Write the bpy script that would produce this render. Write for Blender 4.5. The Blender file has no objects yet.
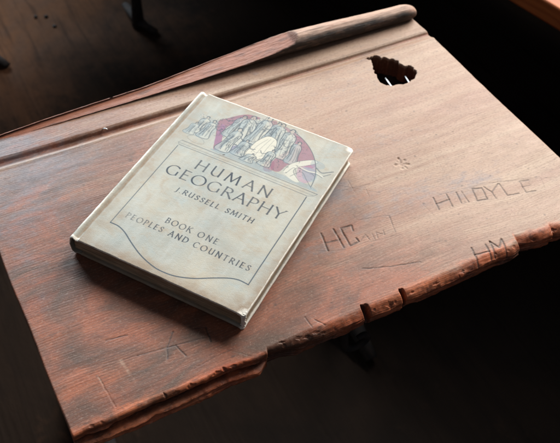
import bpy, math, random
import numpy as np
from mathutils import Matrix, Vector

rng = np.random.RandomState(7)
S = bpy.context.scene
COL = S.collection

# ------------------------------------------------------------------ numpy noise
_NT = {}
def vnoise(x, y, seed=0):
    if seed not in _NT: _NT[seed] = np.random.RandomState(seed).rand(256, 256)
    r = _NT[seed]
    xi = np.floor(x).astype(int); yi = np.floor(y).astype(int)
    fx = x - xi; fy = y - yi
    fx = fx * fx * (3 - 2 * fx); fy = fy * fy * (3 - 2 * fy)
    a = r[yi % 256, xi % 256]; b = r[yi % 256, (xi + 1) % 256]
    c = r[(yi + 1) % 256, xi % 256]; d = r[(yi + 1) % 256, (xi + 1) % 256]
    return (a * (1 - fx) + b * fx) * (1 - fy) + (c * (1 - fx) + d * fx) * fy

def fbm(x, y, seed=0, octv=4):
    s = 0; a = .5; t = 0
    for k in range(octv):
        s = s + a * vnoise(x * 2 ** k + 13.7 * k, y * 2 ** k + 7.1 * k, seed + k); t += a; a *= .5
    return s / t * 2 - 1

def sstep(a, b, x):
    t = np.clip((x - a) / (b - a), 0, 1)
    return t * t * (3 - 2 * t)

def seg_d(X, Y, pts):
    """distance from every (X, Y) to a polyline"""
    D = np.full(X.shape, 1e9)
    for (x0, y0), (x1, y1) in zip(pts[:-1], pts[1:]):
        dx, dy = x1 - x0, y1 - y0
        L = dx * dx + dy * dy + 1e-12
        t = np.clip(((X - x0) * dx + (Y - y0) * dy) / L, 0, 1)
        D = np.minimum(D, np.hypot(X - x0 - t * dx, Y - y0 - t * dy))
    return D

def inside(X, Y, poly):
    r = np.zeros(X.shape, bool); n = len(poly)
    for i in range(n):
        x0, y0 = poly[i]; x1, y1 = poly[(i + 1) % n]
        if y0 == y1: continue
        c = ((y0 > Y) != (y1 > Y)) & (X < (x1 - x0) * (Y - y0) / (y1 - y0) + x0)
        r ^= c
    return r

# ------------------------------------------------------------------ mesh helpers
def mesh_np(name, V, faces, smooth=True):
    """V (n,3); faces: list of arrays (m,k)"""
    me = bpy.data.meshes.new(name)
    V = np.asarray(V, np.float32)
    me.vertices.add(len(V)); me.vertices.foreach_set('co', V.ravel())
    loops = []; starts = []; tot = 0
    for F in faces:
        F = np.asarray(F, np.int32)
        if F.ndim == 1: F = F[None]
        if not len(F): continue
        loops.append(F.ravel())
        starts.append(tot + np.arange(len(F), dtype=np.int32) * F.shape[1])
        tot += F.size
    loops = np.concatenate(loops); starts = np.concatenate(starts)
    me.loops.add(len(loops)); me.loops.foreach_set('vertex_index', loops)
    me.polygons.add(len(starts)); me.polygons.foreach_set('loop_start', starts)
    me.polygons.foreach_set('use_smooth', np.full(len(starts), smooth))
    me.update(calc_edges=True); me.validate()
    return me

def attr(me, name, arr):
    arr = np.asarray(arr, np.float32)
    if arr.ndim == 1:
        a = me.attributes.new(name, 'FLOAT', 'POINT'); a.data.foreach_set('value', arr)
    else:
        a = me.attributes.new(name, 'FLOAT_COLOR', 'POINT'); a.data.foreach_set('color', arr.ravel())

def thing(name, label, cat, loc=(0, 0, 0), rotz=0, group=None):
    o = bpy.data.objects.new(name, None); COL.objects.link(o)
    o.location = loc; o.rotation_euler = (0, 0, rotz); o.empty_display_size = .05
    o['label'] = label; o['category'] = cat
    if group: o['group'] = group
    return o

def obj(name, me, mat, parent=None, offset=None, label=None):
    o = bpy.data.objects.new(name, me); COL.objects.link(o)
    me.name = name; me.materials.clear(); me.materials.append(mat)
    if parent: o.parent = parent
    if offset is not None: o.location = offset
    if label: o['label'] = label
    return o

def tube_mesh(pts, radii, n=14, flat=1.0):
    P = [Vector(p) for p in pts]; V = []; F = []
    up = Vector((0.13, 0.31, 0.94)).normalized()
    for i, p in enumerate(P):
        t = (P[min(i + 1, len(P) - 1)] - P[max(i - 1, 0)]).normalized()
        a = t.cross(up)
        if a.length < 1e-3: a = t.cross(Vector((1, 0, 0)))
        a.normalize(); b = a.cross(t).normalized()
        r = radii[i] if hasattr(radii, '__len__') else radii
        for k in range(n):
            an = 2 * math.pi * k / n
            V.append(p + a * (r * math.cos(an)) + b * (r * flat * math.sin(an)))
    for i in range(len(P) - 1):
        for k in range(n):
            F.append((i * n + k, i * n + (k + 1) % n, (i + 1) * n + (k + 1) % n, (i + 1) * n + k))
    V += [P[0], P[-1]]; c0 = len(V) - 2; c1 = len(V) - 1
    T = [(c0, (k + 1) % n, k) for k in range(n)] + [(c1, (len(P) - 1) * n + k, (len(P) - 1) * n + (k + 1) % n) for k in range(n)]
    return mesh_np('tube', np.array([tuple(v) for v in V]), [F, T])

def board_mesh(x0, x1, y0, y1, z0, z1, bev=.003, seg=2):
    import bmesh
    bm = bmesh.new()
    bmesh.ops.create_cube(bm, size=1)
    for v in bm.verts:
        v.co = Vector(((x0 + x1) / 2 + v.co.x * (x1 - x0), (y0 + y1) / 2 + v.co.y * (y1 - y0), (z0 + z1) / 2 + v.co.z * (z1 - z0)))
    bmesh.ops.bevel(bm, geom=list(bm.edges), offset=bev, segments=seg, affect='EDGES', profile=.5)
    me = bpy.data.meshes.new('board'); bm.to_mesh(me); bm.free()
    return me

# ------------------------------------------------------------------ node helpers
class Mat:
    def __init__(s, name):
        s.m = bpy.data.materials.new(name); s.m.use_nodes = True
        s.t = s.m.node_tree; s.t.nodes.clear()
        s.out = s.t.nodes.new('ShaderNodeOutputMaterial')
        s.b = s.n('ShaderNodeBsdfPrincipled')
        s.t.links.new(s.b.outputs[0], s.out.inputs[0])
    def n(s, typ, **kw):
        nd = s.t.nodes.new(typ)
        for k, v in kw.items(): setattr(nd, k, v)
        return nd
    def set(s, sock, v):
        if isinstance(v, bpy.types.NodeSocket): s.t.links.new(v, sock)
        elif v is not None:
            if sock.type == 'RGBA' and len(v) == 3: v = (*v, 1)
            sock.default_value = v
    def coord(s, scale=(1, 1, 1), rot=(0, 0, 0)):
        if not hasattr(s, '_tc'): s._tc = s.n('ShaderNodeTexCoord')
        mp = s.n('ShaderNodeMapping'); s.t.links.new(s._tc.outputs['Object'], mp.inputs[0])
        mp.inputs['Scale'].default_value = scale; mp.inputs['Rotation'].default_value = rot
        return mp.outputs[0]
    def noise(s, vec, scale=1, detail=4, rough=.55, dist=0):
        nd = s.n('ShaderNodeTexNoise'); s.set(nd.inputs['Vector'], vec)
        nd.inputs['Scale'].default_value = scale; nd.inputs['Detail'].default_value = detail
        nd.inputs['Roughness'].default_value = rough; nd.inputs['Distortion'].default_value = dist
        return nd.outputs['Fac']
    def rng(s, v, a, b, c=0., d=1., smooth=False):
        nd = s.n('ShaderNodeMapRange'); s.set(nd.inputs[0], v)
        if smooth: nd.interpolation_type = 'SMOOTHSTEP'
        for i, q in enumerate((a, b, c, d)): s.set(nd.inputs[i + 1], q)
        return nd.outputs[0]
    def math(s, op, a, b=0., clamp=False):
        nd = s.n('ShaderNodeMath', operation=op, use_clamp=clamp); s.set(nd.inputs[0], a); s.set(nd.inputs[1], b)
        return nd.outputs[0]
    def mix(s, f, a, b, mode='MIX'):
        nd = s.n('ShaderNodeMix', data_type='RGBA', blend_type=mode)
        s.set(nd.inputs[0], f); s.set(nd.inputs[6], a); s.set(nd.inputs[7], b)
        return nd.outputs[2]
    def att(s, name, col=False):
        nd = s.n('ShaderNodeAttribute', attribute_name=name)
        return nd.outputs['Color' if col else 'Fac'], nd.outputs['Alpha']
    def bump(s, h, strength=.5, dist=.001, normal=None):
        nd = s.n('ShaderNodeBump'); s.set(nd.inputs['Height'], h)
        nd.inputs['Strength'].default_value = strength; nd.inputs['Distance'].default_value = dist
        if normal is not None: s.set(nd.inputs['Normal'], normal)
        return nd.outputs[0]
    def fin(s, color, rough=.5, normal=None, spec=.5, metal=0.):
        s.set(s.b.inputs['Base Color'], color); s.set(s.b.inputs['Roughness'], rough)
        s.set(s.b.inputs['Specular IOR Level'], spec); s.set(s.b.inputs['Metallic'], metal)
        if normal is not None: s.set(s.b.inputs['Normal'], normal)
        return s.m

# ================================================================== materials
def mat_desktop():
    m = Mat('worn_varnished_wood')
    wn = m.n('ShaderNodeTexNoise'); m.set(wn.inputs['Vector'], m.coord((5.5, 9, 5))); wn.inputs['Scale'].default_value = 1; wn.inputs['Detail'].default_value = 2
    sub = m.n('ShaderNodeVectorMath', operation='SUBTRACT'); m.set(sub.inputs[0], wn.outputs['Color']); sub.inputs[1].default_value = (.5, .5, .5)
    mul = m.n('ShaderNodeVectorMath', operation='MULTIPLY'); m.set(mul.inputs[0], sub.outputs[0]); mul.inputs[1].default_value = (.02, .034, 0)
    add = m.n('ShaderNodeVectorMath', operation='ADD'); m.set(add.inputs[0], m.coord((1, 1, 1))); m.set(add.inputs[1], mul.outputs[0])
    def wc(scale):
        mp = m.n('ShaderNodeMapping'); m.set(mp.inputs[0], add.outputs[0]); mp.inputs['Scale'].default_value = scale
        return mp.outputs[0]
    fine = m.noise(wc((16, 520, 60)), 1, 6, .68, .15)
    pores = m.noise(wc((55, 900, 200)), 1, 3, .6)
    band = m.noise(wc((2.2, 40, 10)), 1, 5, .6, .8)
    grit = m.noise(m.coord((300, 480, 420)), 1, 5, .72)
    blot = m.noise(m.coord((7, 13, 9)), 1, 5, .6, .6)
    small = m.noise(m.coord((60, 110, 60)), 1, 5, .65)
    wear_light, _ = m.att('wear_light'); edge, _ = m.att('edge'); dirt_shade, _ = m.att('dirt_shade'); blue, _ = m.att('blue')
    red = m.mix(m.rng(band, .35, .68), (.165, .048, .022), (.26, .084, .038))
    red = m.mix(m.rng(small, .45, .75, 0, .6), red, (.085, .036, .028))
    pale = m.mix(m.rng(band, .35, .65), (.278, .166, .114), (.362, .260, .186))
    pale = m.mix(m.rng(small, .5, .75, 0, .5), pale, (.30, .215, .18))
    w = m.math('ADD', wear_light, m.rng(blot, .3, .7, -.22, .22))
    w = m.math('ADD', w, m.rng(fine, .3, .7, -.09, .09))
    w = m.math('ADD', w, m.rng(small, .3, .7, -.10, .10))
    w = m.rng(w, .08, .92, 0, 1, True)
    c = m.mix(w, red, pale)
    b2 = m.rng(m.math('ADD', blue, m.rng(small, .3, .7, -.28, .28)), .22, 1.0, 0, .80, True)
    c = m.mix(b2, c, (.165, .168, .195))
    e = m.rng(m.math('ADD', edge, m.rng(small, .3, .7, -.3, .3)), .3, .8)
    raw = m.mix(m.rng(blot, .35, .65), (.40, .085, .030), (.58, .19, .080))
    raw = m.mix(m.rng(small, .52, .68, 0, .8), raw, (.07, .026, .018))
    c = m.mix(e, c, raw)
    smoke = m.noise(m.coord((11, 19, 9)), 1, 5, .62, .9)
    c = m.mix(m.math('MULTIPLY', m.rng(smoke, .44, .64, 0, .88), m.rng(w, 0, .8, 1, .12)), c, (.070, .040, .026))
    c = m.mix(m.math('MULTIPLY', m.rng(smoke, .47, .36, 0, .6), m.rng(w, 0, .6, 1, 0)), c, (.30, .085, .035))
    wv = m.n('ShaderNodeTexWave', wave_type='BANDS', bands_direction='Y', wave_profile='SIN')
    m.set(wv.inputs['Vector'], wc((.35, 1, .35))); wv.inputs['Scale'].default_value = 105; wv.inputs['Distortion'].default_value = 3.5
    wv.inputs['Detail'].default_value = 3; wv.inputs['Detail Scale'].default_value = .35
    ring = m.math('MULTIPLY', m.rng(wv.outputs['Fac'], .62, .98, 0, 1), m.rng(blot, .38, .6, .15, 1))
    gk = m.rng(w, 0, 1, 1, .30)
    c = m.mix(m.math('MULTIPLY', m.math('MULTIPLY', ring, .34), gk), c, (.055, .026, .019))
    c = m.mix(m.math('MULTIPLY', m.rng(fine, .56, .72, 0, .42), gk), c, (.10, .055, .045), 'MULTIPLY')
    c = m.mix(m.math('MULTIPLY', m.rng(pores, .60, .72, 0, .5), gk), c, (.06, .03, .025))
    c = m.mix(m.rng(dirt_shade, 0, 1, 0, .92), c, (.028, .015, .012))
    h = m.math('ADD', m.math('MULTIPLY', fine, .7), m.math('MULTIPLY', pores, .3))
    h = m.math('ADD', h, m.math('MULTIPLY', small, .5))
    h = m.math('ADD', h, m.math('MULTIPLY', grit, .6))
    h = m.math('SUBTRACT', h, m.math('MULTIPLY', ring, .12))
    c = m.mix(m.rng(grit, .53, .68, 0, .55), c, (.09, .05, .04))
    c = m.mix(m.rng(grit, .46, .32, 0, .22), c, (.5, .40, .33))
    nb = m.bump(h, .42, .0010)
    r = m.math('ADD', m.rng(blot, .3, .7, .47, .60), m.rng(small, .3, .7, -.05, .08))
    return m.fin(c, r, nb, .42)

def mat_rail():
    m = Mat('rail_wood')
    fine = m.noise(m.coord((14, 420, 420)), 1, 6, .65, .1)
    small = m.noise(m.coord((30, 130, 130)), 1, 5, .65)
    split, _ = m.att('split'); wear_light, _ = m.att('wear_light')
    old = m.mix(m.rng(small, .4, .65), (.014, .010, .009), (.034, .021, .017))
    old = m.mix(m.math('ADD', wear_light, m.rng(small, .35, .65, -.3, .3), True), old, (.44, .28, .205))  # pale top over near-black front: light and shade put into the colour
    old = m.mix(m.math('MULTIPLY', wear_light, m.rng(small, .60, .70, 0, .8)), old, (.30, .10, .05))
    raw = m.mix(m.rng(fine, .35, .65), (.22, .068, .034), (.36, .14, .08))
    raw = m.mix(m.rng(small, .55, .72, 0, .7), raw, (.10, .04, .028))
    c = m.mix(split, old, raw)
    c = m.mix(m.rng(fine, .56, .7, 0, .6), c, (.05, .028, .022))
    h = m.math('ADD', fine, m.math('MULTIPLY', small, .7))
    return m.fin(c, .48, m.bump(h, .9, .0022), .45)

def mat_cover(name, printed):
    m = Mat(name)
    blot = m.noise(m.coord((13, 10, 10)), 1, 5, .6, .5)
    spots = m.noise(m.coord((55, 70, 60)), 1, 5, .68)
    streak = m.noise(m.coord((140, 22, 60), (0, 0, .5)), 1, 4, .6)
    weave = m.noise(m.coord((1500, 900, 900)), 1, 2, .5)
    worn, _ = m.att('worn')
    c = m.mix(m.rng(blot, .36, .66), (.285, .305, .282), (.385, .365, .30))
    c = m.mix(m.rng(streak, .45, .70, 0, .5), c, (.39, .405, .38))
    c = m.mix(m.rng(spots, .54, .68, 0, .5), c, (.33, .26, .185))
    c = m.mix(m.rng(spots, .28, .44, .55, 0), c, (.29, .35, .35))
    big = m.noise(m.coord((22, 30, 20)), 1, 6, .7, 1.0)
    c = m.mix(m.rng(big, .52, .66, 0, .45), c, (.31, .25, .175))
    soil_shade, _ = m.att('soil_shade')
    c = m.mix(m.math('MULTIPLY', soil_shade, m.rng(spots, .3, .6, .4, 1), True), c, (.24, .18, .125))  # soiling, plus painted shade on the tail edges
    if printed:
        col, al = m.att('ink', True)
        fade = m.rng(m.math('ADD', m.math('MULTIPLY', spots, .6), m.math('MULTIPLY', weave, .4)), .36, .60, 1.0, .90)
        c = m.mix(m.math('MULTIPLY', al, fade), c, col)
    ww = m.rng(m.math('ADD', worn, m.rng(spots, .3, .7, -.3, .3)), .3, .75)
    c = m.mix(ww, c, (.74, .72, .65))
    h = m.math('ADD', m.math('MULTIPLY', weave, .5), m.math('MULTIPLY', spots, .9))
    return m.fin(c, m.rng(spots, .3, .7, .50, .66), m.bump(h, .55, .0006), .3)

def mat_pages():
    m = Mat('aged_page_edges')
    lines = m.noise(m.coord((10, 10, 1100)), 1, 3, .6)
    blot = m.noise(m.coord((30, 30, 90)), 1, 4, .6)
    c = m.mix(m.rng(blot, .35, .65), (.27, .20, .13), (.42, .33, .23))
    c = m.mix(m.rng(lines, .45, .65, 0, .7), c, (.12, .085, .055))
    return m.fin(c, .85, m.bump(lines, .8, .0006), .2)

def mat_floor():
    m = Mat('dirty_floorboards')
    grain = m.noise(m.coord((60, 4, 8), (0, 0, .18)), 1, 5, .6, .5)
    blot = m.noise(m.coord((4.5, 3.2, 3)), 1, 5, .62, .6)
    small = m.noise(m.coord((40, 30, 30)), 1, 5, .7)
    c = m.mix(m.rng(blot, .36, .64), (.012, .0092, .0078), (.021, .014, .0105))
    floor_light, _ = m.att('floor_light')
    dn = m.rng(m.math('ADD', floor_light, m.rng(small, .3, .7, -.12, .12)), .15, 1.0)
    c = m.mix(dn, c, m.mix(m.rng(blot, .35, .6), (.100, .056, .038), (.132, .058, .028)))  # lit part of the floor painted in lighter brown
    c = m.mix(m.rng(grain, .5, .7, 0, .5), c, (.012, .009, .008))
    c = m.mix(m.rng(small, .60, .74, 0, .25), c, (.03, .021, .016))
    return m.fin(c, .92, m.bump(m.math('ADD', grain, small), .5, .003), .06)

def mat_iron():
    m = Mat('black_cast_iron')
    n = m.noise(m.coord((60, 60, 60)), 1, 5, .65)
    c = m.mix(m.rng(n, .4, .7), (.018, .018, .02), (.045, .034, .028))
    return m.fin(c, m.rng(n, .3, .7, .7, .85), m.bump(n, .5, .001), .2)

def mat_orange():
    m = Mat('orange_varnished_wood')
    g = m.noise(m.coord((90, 6, 60)), 1, 5, .6, .5)
    b = m.noise(m.coord((9, 5, 9)), 1, 4, .6)
    c = m.mix(m.rng(g, .35, .65), (.24, .052, .012), (.40, .11, .026))
    c = m.mix(m.rng(b, .5, .7, 0, .5), c, (.14, .03, .012))
    return m.fin(c, .55, m.bump(g, .4, .001), .3)

def mat_plain(name, col, rough, metal=0., var=.25):
    m = Mat(name)
    n = m.noise(m.coord((80, 80, 80)), 1, 5, .65)
    c = m.mix(m.rng(n, .35, .68), tuple(q * (1 - var) for q in col), tuple(min(1, q * (1 + var)) for q in col))
    return m.fin(c, rough, m.bump(n, .4, .0006), .4, metal)

M_desk = mat_desktop(); M_rail = mat_rail(); M_iron = mat_iron(); M_floor = mat_floor()
M_front = mat_cover('printed_book_cloth', True); M_cloth = mat_cover('book_cloth', False)
M_pages = mat_pages(); M_orange = mat_orange()
M_steel = mat_plain('bare_steel', (.55, .58, .60), .35, .6)
M_darkwood = mat_plain('dark_old_wood', (.055, .028, .02), .6)
M_crumb = mat_plain('dark_crumb', (.012, .009, .008), .8)

# ================================================================== setting
FZ = -.65
def build_floor():
    # board floor reaching well past what the photo can see: each plank slightly cupped, thin seams
    xs = np.concatenate([[-6], np.arange(-1.5, 2.6, .004), [6]])
    ys = np.concatenate([[-5], np.linspace(-1.2, 3, 60), [7]])
    X, Y = np.meshgrid(xs, ys)
    a = .18
    U = (X * math.cos(a) + Y * math.sin(a)) / .145
    fr = np.abs((U % 1) - .5) * 2
    Z = FZ - .0035 * sstep(.955, 1.0, fr) - .0012 * fr ** 2 + .0008 * fbm(X * 5, Y * 2, 4)
    V = np.stack([X, Y, Z], -1).reshape(-1, 3)
    ny, nx = X.shape
    i = np.arange(ny * nx).reshape(ny, nx)
    F = np.stack([i[:-1, :-1], i[:-1, 1:], i[1:, 1:], i[1:, :-1]], -1).reshape(-1, 4)
    me = mesh_np('floor', V, [F])
    attr(me, 'floor_light', np.clip(1.1 * np.exp(-(((X - .12) / .42) ** 2 + ((Y - 1.75) / .50) ** 2)) + .3 * fbm(X * 3, Y * 3, 6), 0, 1).ravel())  # paler patch of boards, painted in place of light on the floor
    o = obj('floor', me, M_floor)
    o['kind'] = 'structure'
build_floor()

# ================================================================== school desk
desk = thing('school_desk', 'old wooden school desk with a carved, worn sloping-brown top, split back rail and gouged front edge under the book', 'desk', (.31, .2, FZ))
desk['label'] = 'old wooden school desk with carved initials, ragged inkwell hole and gouged front edge'
DO = np.array([.31, .2, FZ])
W = .629; DEPTH = .403; T0 = .028

CARVES = [  # (polyline mm, width mm, depth mm)
 ([(310.9,105.7),(305.7,81.9)],1.5,1.1), ([(325.9,105.2),(323.0,77.8)],1.5,1.1), ([(307.7,92.3),(324.5,89.2)],1.3,.9),
 ([(344.3,93.8),(346.6,101.1),(333.5,102.9),(330.6,77.1),(342.0,78.2),(342.1,83.1)],1.5,1.1),
 ([(344.6,78.0),(353.5,83.6),(353.7,75.2)],.8,.5), ([(348.6,80.0),(354.3,79.2)],.7,.4), ([(360.7,81.9),(359.0,72.7)],.8,.5),
 ([(362.6,73.3),(366.1,81.0),(372.2,74.1),(374.3,80.4)],.8,.5),
 ([(391.2,94.7),(384.8,72.1)],.9,.5), ([(340.9,75.4),(359.1,71.5),(381.7,68.5)],.7,.3), ([(354.5,105.2),(391.7,95.5)],.7,.3),
 ([(293.6,86.1),(322.6,74.8)],.7,.3),
 ([(326.0,45.8),(334.1,41.9),(353.6,35.0),(385.8,26.5)],1.1,.6),
 ([(451.9,96.1),(447.8,78.6)],1.3,.8), ([(468.8,94.5),(464.1,76.3)],1.3,.8), ([(449.4,87.1),(467.1,85.8)],1.2,.8),
 ([(480.9,92.2),(476.6,76.0)],1.3,.8), ([(487.0,90.1),(485.3,73.7)],1.2,.7),
 ([(500.9,88.3),(495.2,70.8),(507.4,68.0),(512.1,84.9),(500.9,88.3)],1.2,.8),
 ([(515.4,85.2),(518.8,74.3)],1.1,.7), ([(533.4,82.3),(518.8,74.3),(516.8,64.3)],1.2,.7),
 ([(534.6,81.8),(531.8,62.6),(545.8,59.4)],1.2,.7),
 ([(570.0,71.9),(558.6,74.3),(554.8,57.3),(566.8,54.3)],1.1,.6), ([(556.4,65.9),(567.4,63.7)],1.0,.5),
 ([(460.6,97.2),(488.0,93.4),(533.9,84.9),(585.1,69.6)],.7,.3), ([(585.1,67.6),(579.3,53.2)],.7,.3),
 ([(447.2,18),(441.5,-4)],1.5,1.1), ([(464,15),(459.5,-4)],1.5,1.1), ([(444.8,8.6),(462,6)],1.3,1.0),
 ([(470.5,16.5),(465,-2)],1.4,1.1), ([(470.5,16.5),(474.8,5),(484.5,14),(479,-5)],1.4,1.1),
 ([(58.8,78.4),(79.2,75.5)],1.0,.7), ([(79.3,49.8),(109.2,45.5),(145.4,40.3)],.9,.6),
 ([(119.5,59.4),(108.0,46.1),(103.2,34.6)],1.1,.8), ([(115.9,44.0),(120.0,29.8)],1.1,.8),
 ([(150.1,50.6),(147.8,33.7)],1.2,.8), ([(139.5,54.0),(148.9,51.2)],.8,.5),
 ([(121.6,13.6),(143.4,16.5),(164.4,16.7)],.8,.4), ([(27.3,60.0),(50.3,54.8),(79.3,49.8)],.6,.3),
 ([(250.1,11.7),(256.0,2.3)],1.0,.6), ([(242.6,18.6),(243.5,5.2)],1.0,.6),
 ([(510.3,92.6),(604.8,60.4)],.6,.25), ([(434.1,104.5),(437.7,70.4)],.6,.2), ([(363.4,149.7),(397.9,145.5)],.8,.35),
 ([(361.1,160.9),(401.5,129.0)],.6,.3), ([(378.1,161.6),(375.7,141.2)],.7,.3), ([(390.1,143.0),(387.2,129.8)],.7,.3),
 ([(520,190),(590,175)],.5,.2), ([(480,240),(560,252)],.5,.18), ([(400,215),(455,190)],.5,.2), ([(250,60),(290,52)],.6,.25),
]
GOUGES = [([(450 + 2.2 * math.cos(a), 157.5 + 2.2 * math.sin(a)), (450 + r * math.cos(a + .12), 157.5 + r * math.sin(a + .12))], w, dp)
          for a, r, w, dp in ((.35, 6.5, 3.0, 1.7), (1.35, 8.5, 2.4, 1.9), (2.0, 5.0, 2.6, 1.3), (2.9, 8.0, 2.8, 1.8), (4.1, 7.5, 3.0, 1.9), (4.7, 9.5, 1.6, 1.4), (5.6, 8.0, 2.7, 1.8))]
PALE_SCR = [([(39.5,44.0),(42.8,8.5)],1.0,.5), ([(64,52),(68,20)],2.4,.05)]
HOLE = [(513,343),(519,345.2),(526,344.5),(533,342.5),(536,336),(543,334),(550,328),(554,322),(554.5,313),(556,308),(561,308.5),(564.5,302),
        (564,296),(560,288),(549,280.5),(541,278.5),(530,279),(520,280.5),(511,285),(507,293),(508.5,303),(511,315),(516,325),(519,333),(521,338.5),(517,341)]

def ragged(poly, it, amp, seed):
    r = np.random.RandomState(seed); P = [np.array(p, float) for p in poly]
    for k in range(it):
        Q = []
        for a, b in zip(P, P[1:] + P[:1]):
            n = np.array((b[1] - a[1], a[0] - b[0])); Q += [a, (a + b) / 2 + n * r.normal(0, amp)]
        P = Q
    return [tuple(p) for p in P]
HOLE = ragged(HOLE, 2, .11, 8)

def frontF(x):
    """worn front edge (m, negative = towards the viewer) with its whittled notches"""
    f = -.0012 + .0022 * fbm(x * 14, x * 0, 21, 4) + .0007 * fbm(x * 120, x * 0, 22, 3)
    f -= .0030 * sstep(.20, .26, x)
    f += .0012 * np.clip(fbm(x * 60, x * 0, 23, 2), 0, 1)
    for x0, dep, rec, w in ((.1915, .0036, .030, .0012), (.2990, .0030, .0080, .0007), (.3450, .0024, .0100, .0007), (.4990, .0062, .040, .0012), (.545, .0026, .006, .001)):
        f += dep * sstep(x0 - w, x0 + w, x) * np.where(x < x0, 1, np.exp(-np.maximum(x - x0, 0) / rec * 1.6)) 
        f -= .0012 * np.exp(-((x - x0 + .012) / .010) ** 2) * (x < x0 + w)
    return f

def build_desktop():
    xs = np.linspace(-.0005, W, 900)
    d = np.concatenate([np.arange(0, .012, .0004), np.arange(.012, DEPTH, .0007), [DEPTH]])
    Fx = frontF(xs)
    Rx = .0036 + .0070 * sstep(.19, .235, xs) + .0012 * fbm(xs * 30, xs * 0, 31)
    X, Dm = np.meshgrid(xs, d)
    Fm = frontF(X); Rm = .0036 + .0070 * sstep(.19, .235, X) + .0012 * fbm(X * 30, X * 0, 31)
    Y = Dm + Fm * np.exp(-(Dm / .020) ** 2) - .012 * sstep(.30, .08, X) * sstep(.37, DEPTH, Dm)
    # side edges wobble
    wobL = .0016 * fbm(Y * 16, Y * 0, 41) - .0016 * np.exp(-((Y - .16) / .06) ** 2)
    wobR = .0012 * fbm(Y * 18, Y * 0, 42) + .002 * sstep(.2, 0, Y) - .004 * sstep(.34, .40, Y)
    X = X + wobL * np.exp(-((X) / .012) ** 2) + wobR * np.exp(-((W - X) / .012) ** 2)
    Z = np.zeros_like(X)
    # undulation of an old board
    Z += .0006 * fbm(X * 5, Y * 9, 51) + .00025 * fbm(X * 10, Y * 120, 52, 3)
    # rounded front arris
    df = np.maximum(Y - Fm, 0); t = np.clip((Rm - df), 0, None)
    slot = np.clip(sum(sstep(x0 - .0009, x0 + .0009, X) * (1 - sstep(x0 + w * .55, x0 + w, X)) for x0, w in ((.2990, .0085), (.3450, .0055))), 0, 1)
    hard = sstep(.235, .19, X)
    Z -= hard * (Rm - np.sqrt(np.maximum(Rm ** 2 - t ** 2, 0))) + (1 - hard) * (.0062 * (t / Rm) ** 2.0) * (1 + .35 * fbm(X * 50, Y * 160, 33, 3))
    Z -= slot * .0125 * (1 - sstep(.0075, .0100, df + .0012 * fbm(X * 400, Y * 400, 34, 2)))
    # worn side arrises
    for dist, rr in ((X - X[:, :1], .0018), (X[:, -1:] - X, .0030)):
        t = np.clip(rr - dist, 0, None); Z -= rr - np.sqrt(np.maximum(rr ** 2 - t ** 2, 0))
    # pencil groove: steep back wall, rounded floor, soft raised front lip
    q = Y - .3515 - .0012 * fbm(X * 6, X * 0, 61)
    gdep = .0042 - .0016 * sstep(.35, .6, X)
    g = np.where(q > 0, 1 - sstep(.0035, .0068, q), 1 - sstep(.0, .0085, -q))
    Z -= gdep * g
    Z += .0007 * np.exp(-((q + .0095) / .0025) ** 2)
    Z += .0010 * sstep(.0065, .009, q)
    # carvings
    mm = 1000.0; Xm = X * mm; Ym = Y * mm
    wx = Xm + .5 * fbm(Xm / 5, Ym / 5, 71, 2); wy = Ym + .5 * fbm(Xm / 5, Ym / 5, 72, 2)
    dirt_shade = np.zeros_like(X); fresh = np.zeros_like(X)
    ro = np.arange(X.shape[0]); 
    def cut(pts, w, dep, kind):
        px = [p[0] for p in pts]; py = [p[1] for p in pts]
        c0 = np.searchsorted(xs * mm, min(px) - 5); c1 = np.searchsorted(xs * mm, max(px) + 5)
        r0 = max(0, np.searchsorted(d * mm, min(py) - 14)); r1 = np.searchsorted(d * mm, max(py) + 14)
        sl = (slice(r0, r1), slice(c0, c1))
        D = seg_d(wx[sl], wy[sl], pts)
        dep = dep * (1 + .45 * fbm(Xm[sl] / 6, Ym[sl] / 6, 73, 2)); w = w * .92
        vcut = np.clip(1 - D / w, 0, 1)
        dep = dep * .62
        Z[sl] -= dep / mm * vcut ** .8
        if kind == 0: dirt_shade[sl] = np.maximum(dirt_shade[sl], np.clip(1.4 - D / (w * .78), 0, 1) * np.minimum(.85, dep / .55))
        else: fresh[sl] = np.maximum(fresh[sl], np.clip(1.4 - D / w, 0, 1))
    dirt_shade = np.maximum(dirt_shade, .9 * slot * (df < .0098))  # inside of the edge slots painted dark as shade
    for p, w, dp in CARVES: cut(p, w, dp, 0)
    for p, w, dp in GOUGES: cut(p, w, dp, 1)
    for p, w, dp in PALE_SCR: cut(p, w, dp, 1)
    # random fine scratches and dents
    R2 = np.random.RandomState(5)
    for k in range(260):
        x0 = R2.uniform(15, 610); y0 = R2.uniform(15, 335); L = R2.uniform(2, 8) if k > 60 else R2.uniform(6, 40); a = R2.normal(0, .5)
        cut([(x0, y0), (x0 + L * math.cos(a), y0 + L * math.sin(a))], .6, R2.uniform(.06, .2), 0)
    for k in range(40):                                        # angular chips knocked out of the front arris
        x0 = R2.uniform(.004, .625); a = R2.uniform(.0012, .0052); b = R2.uniform(.0008, .0030); y0 = R2.uniform(-.001, .0045) * (.45 if x0 < .19 else 1)
        c0 = np.searchsorted(xs, x0 - .012); c1 = np.searchsorted(xs, x0 + .012); sl = (slice(0, 45), slice(c0, c1))
        D = np.abs(X[sl] - x0 + .25 * (df[sl] - y0)) / a + np.abs(df[sl] - y0) / b + .35 * fbm(X[sl] * 900, Y[sl] * 900, 74, 2)
        k1 = sstep(1.05, .75, D); Z[sl] -= k1 * R2.uniform(.0004, .0012)
        if R2.rand() < .45: dirt_shade[sl] = np.maximum(dirt_shade[sl], .55 * k1)
        else: fresh[sl] = np.maximum(fresh[sl], .7 * k1)
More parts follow.
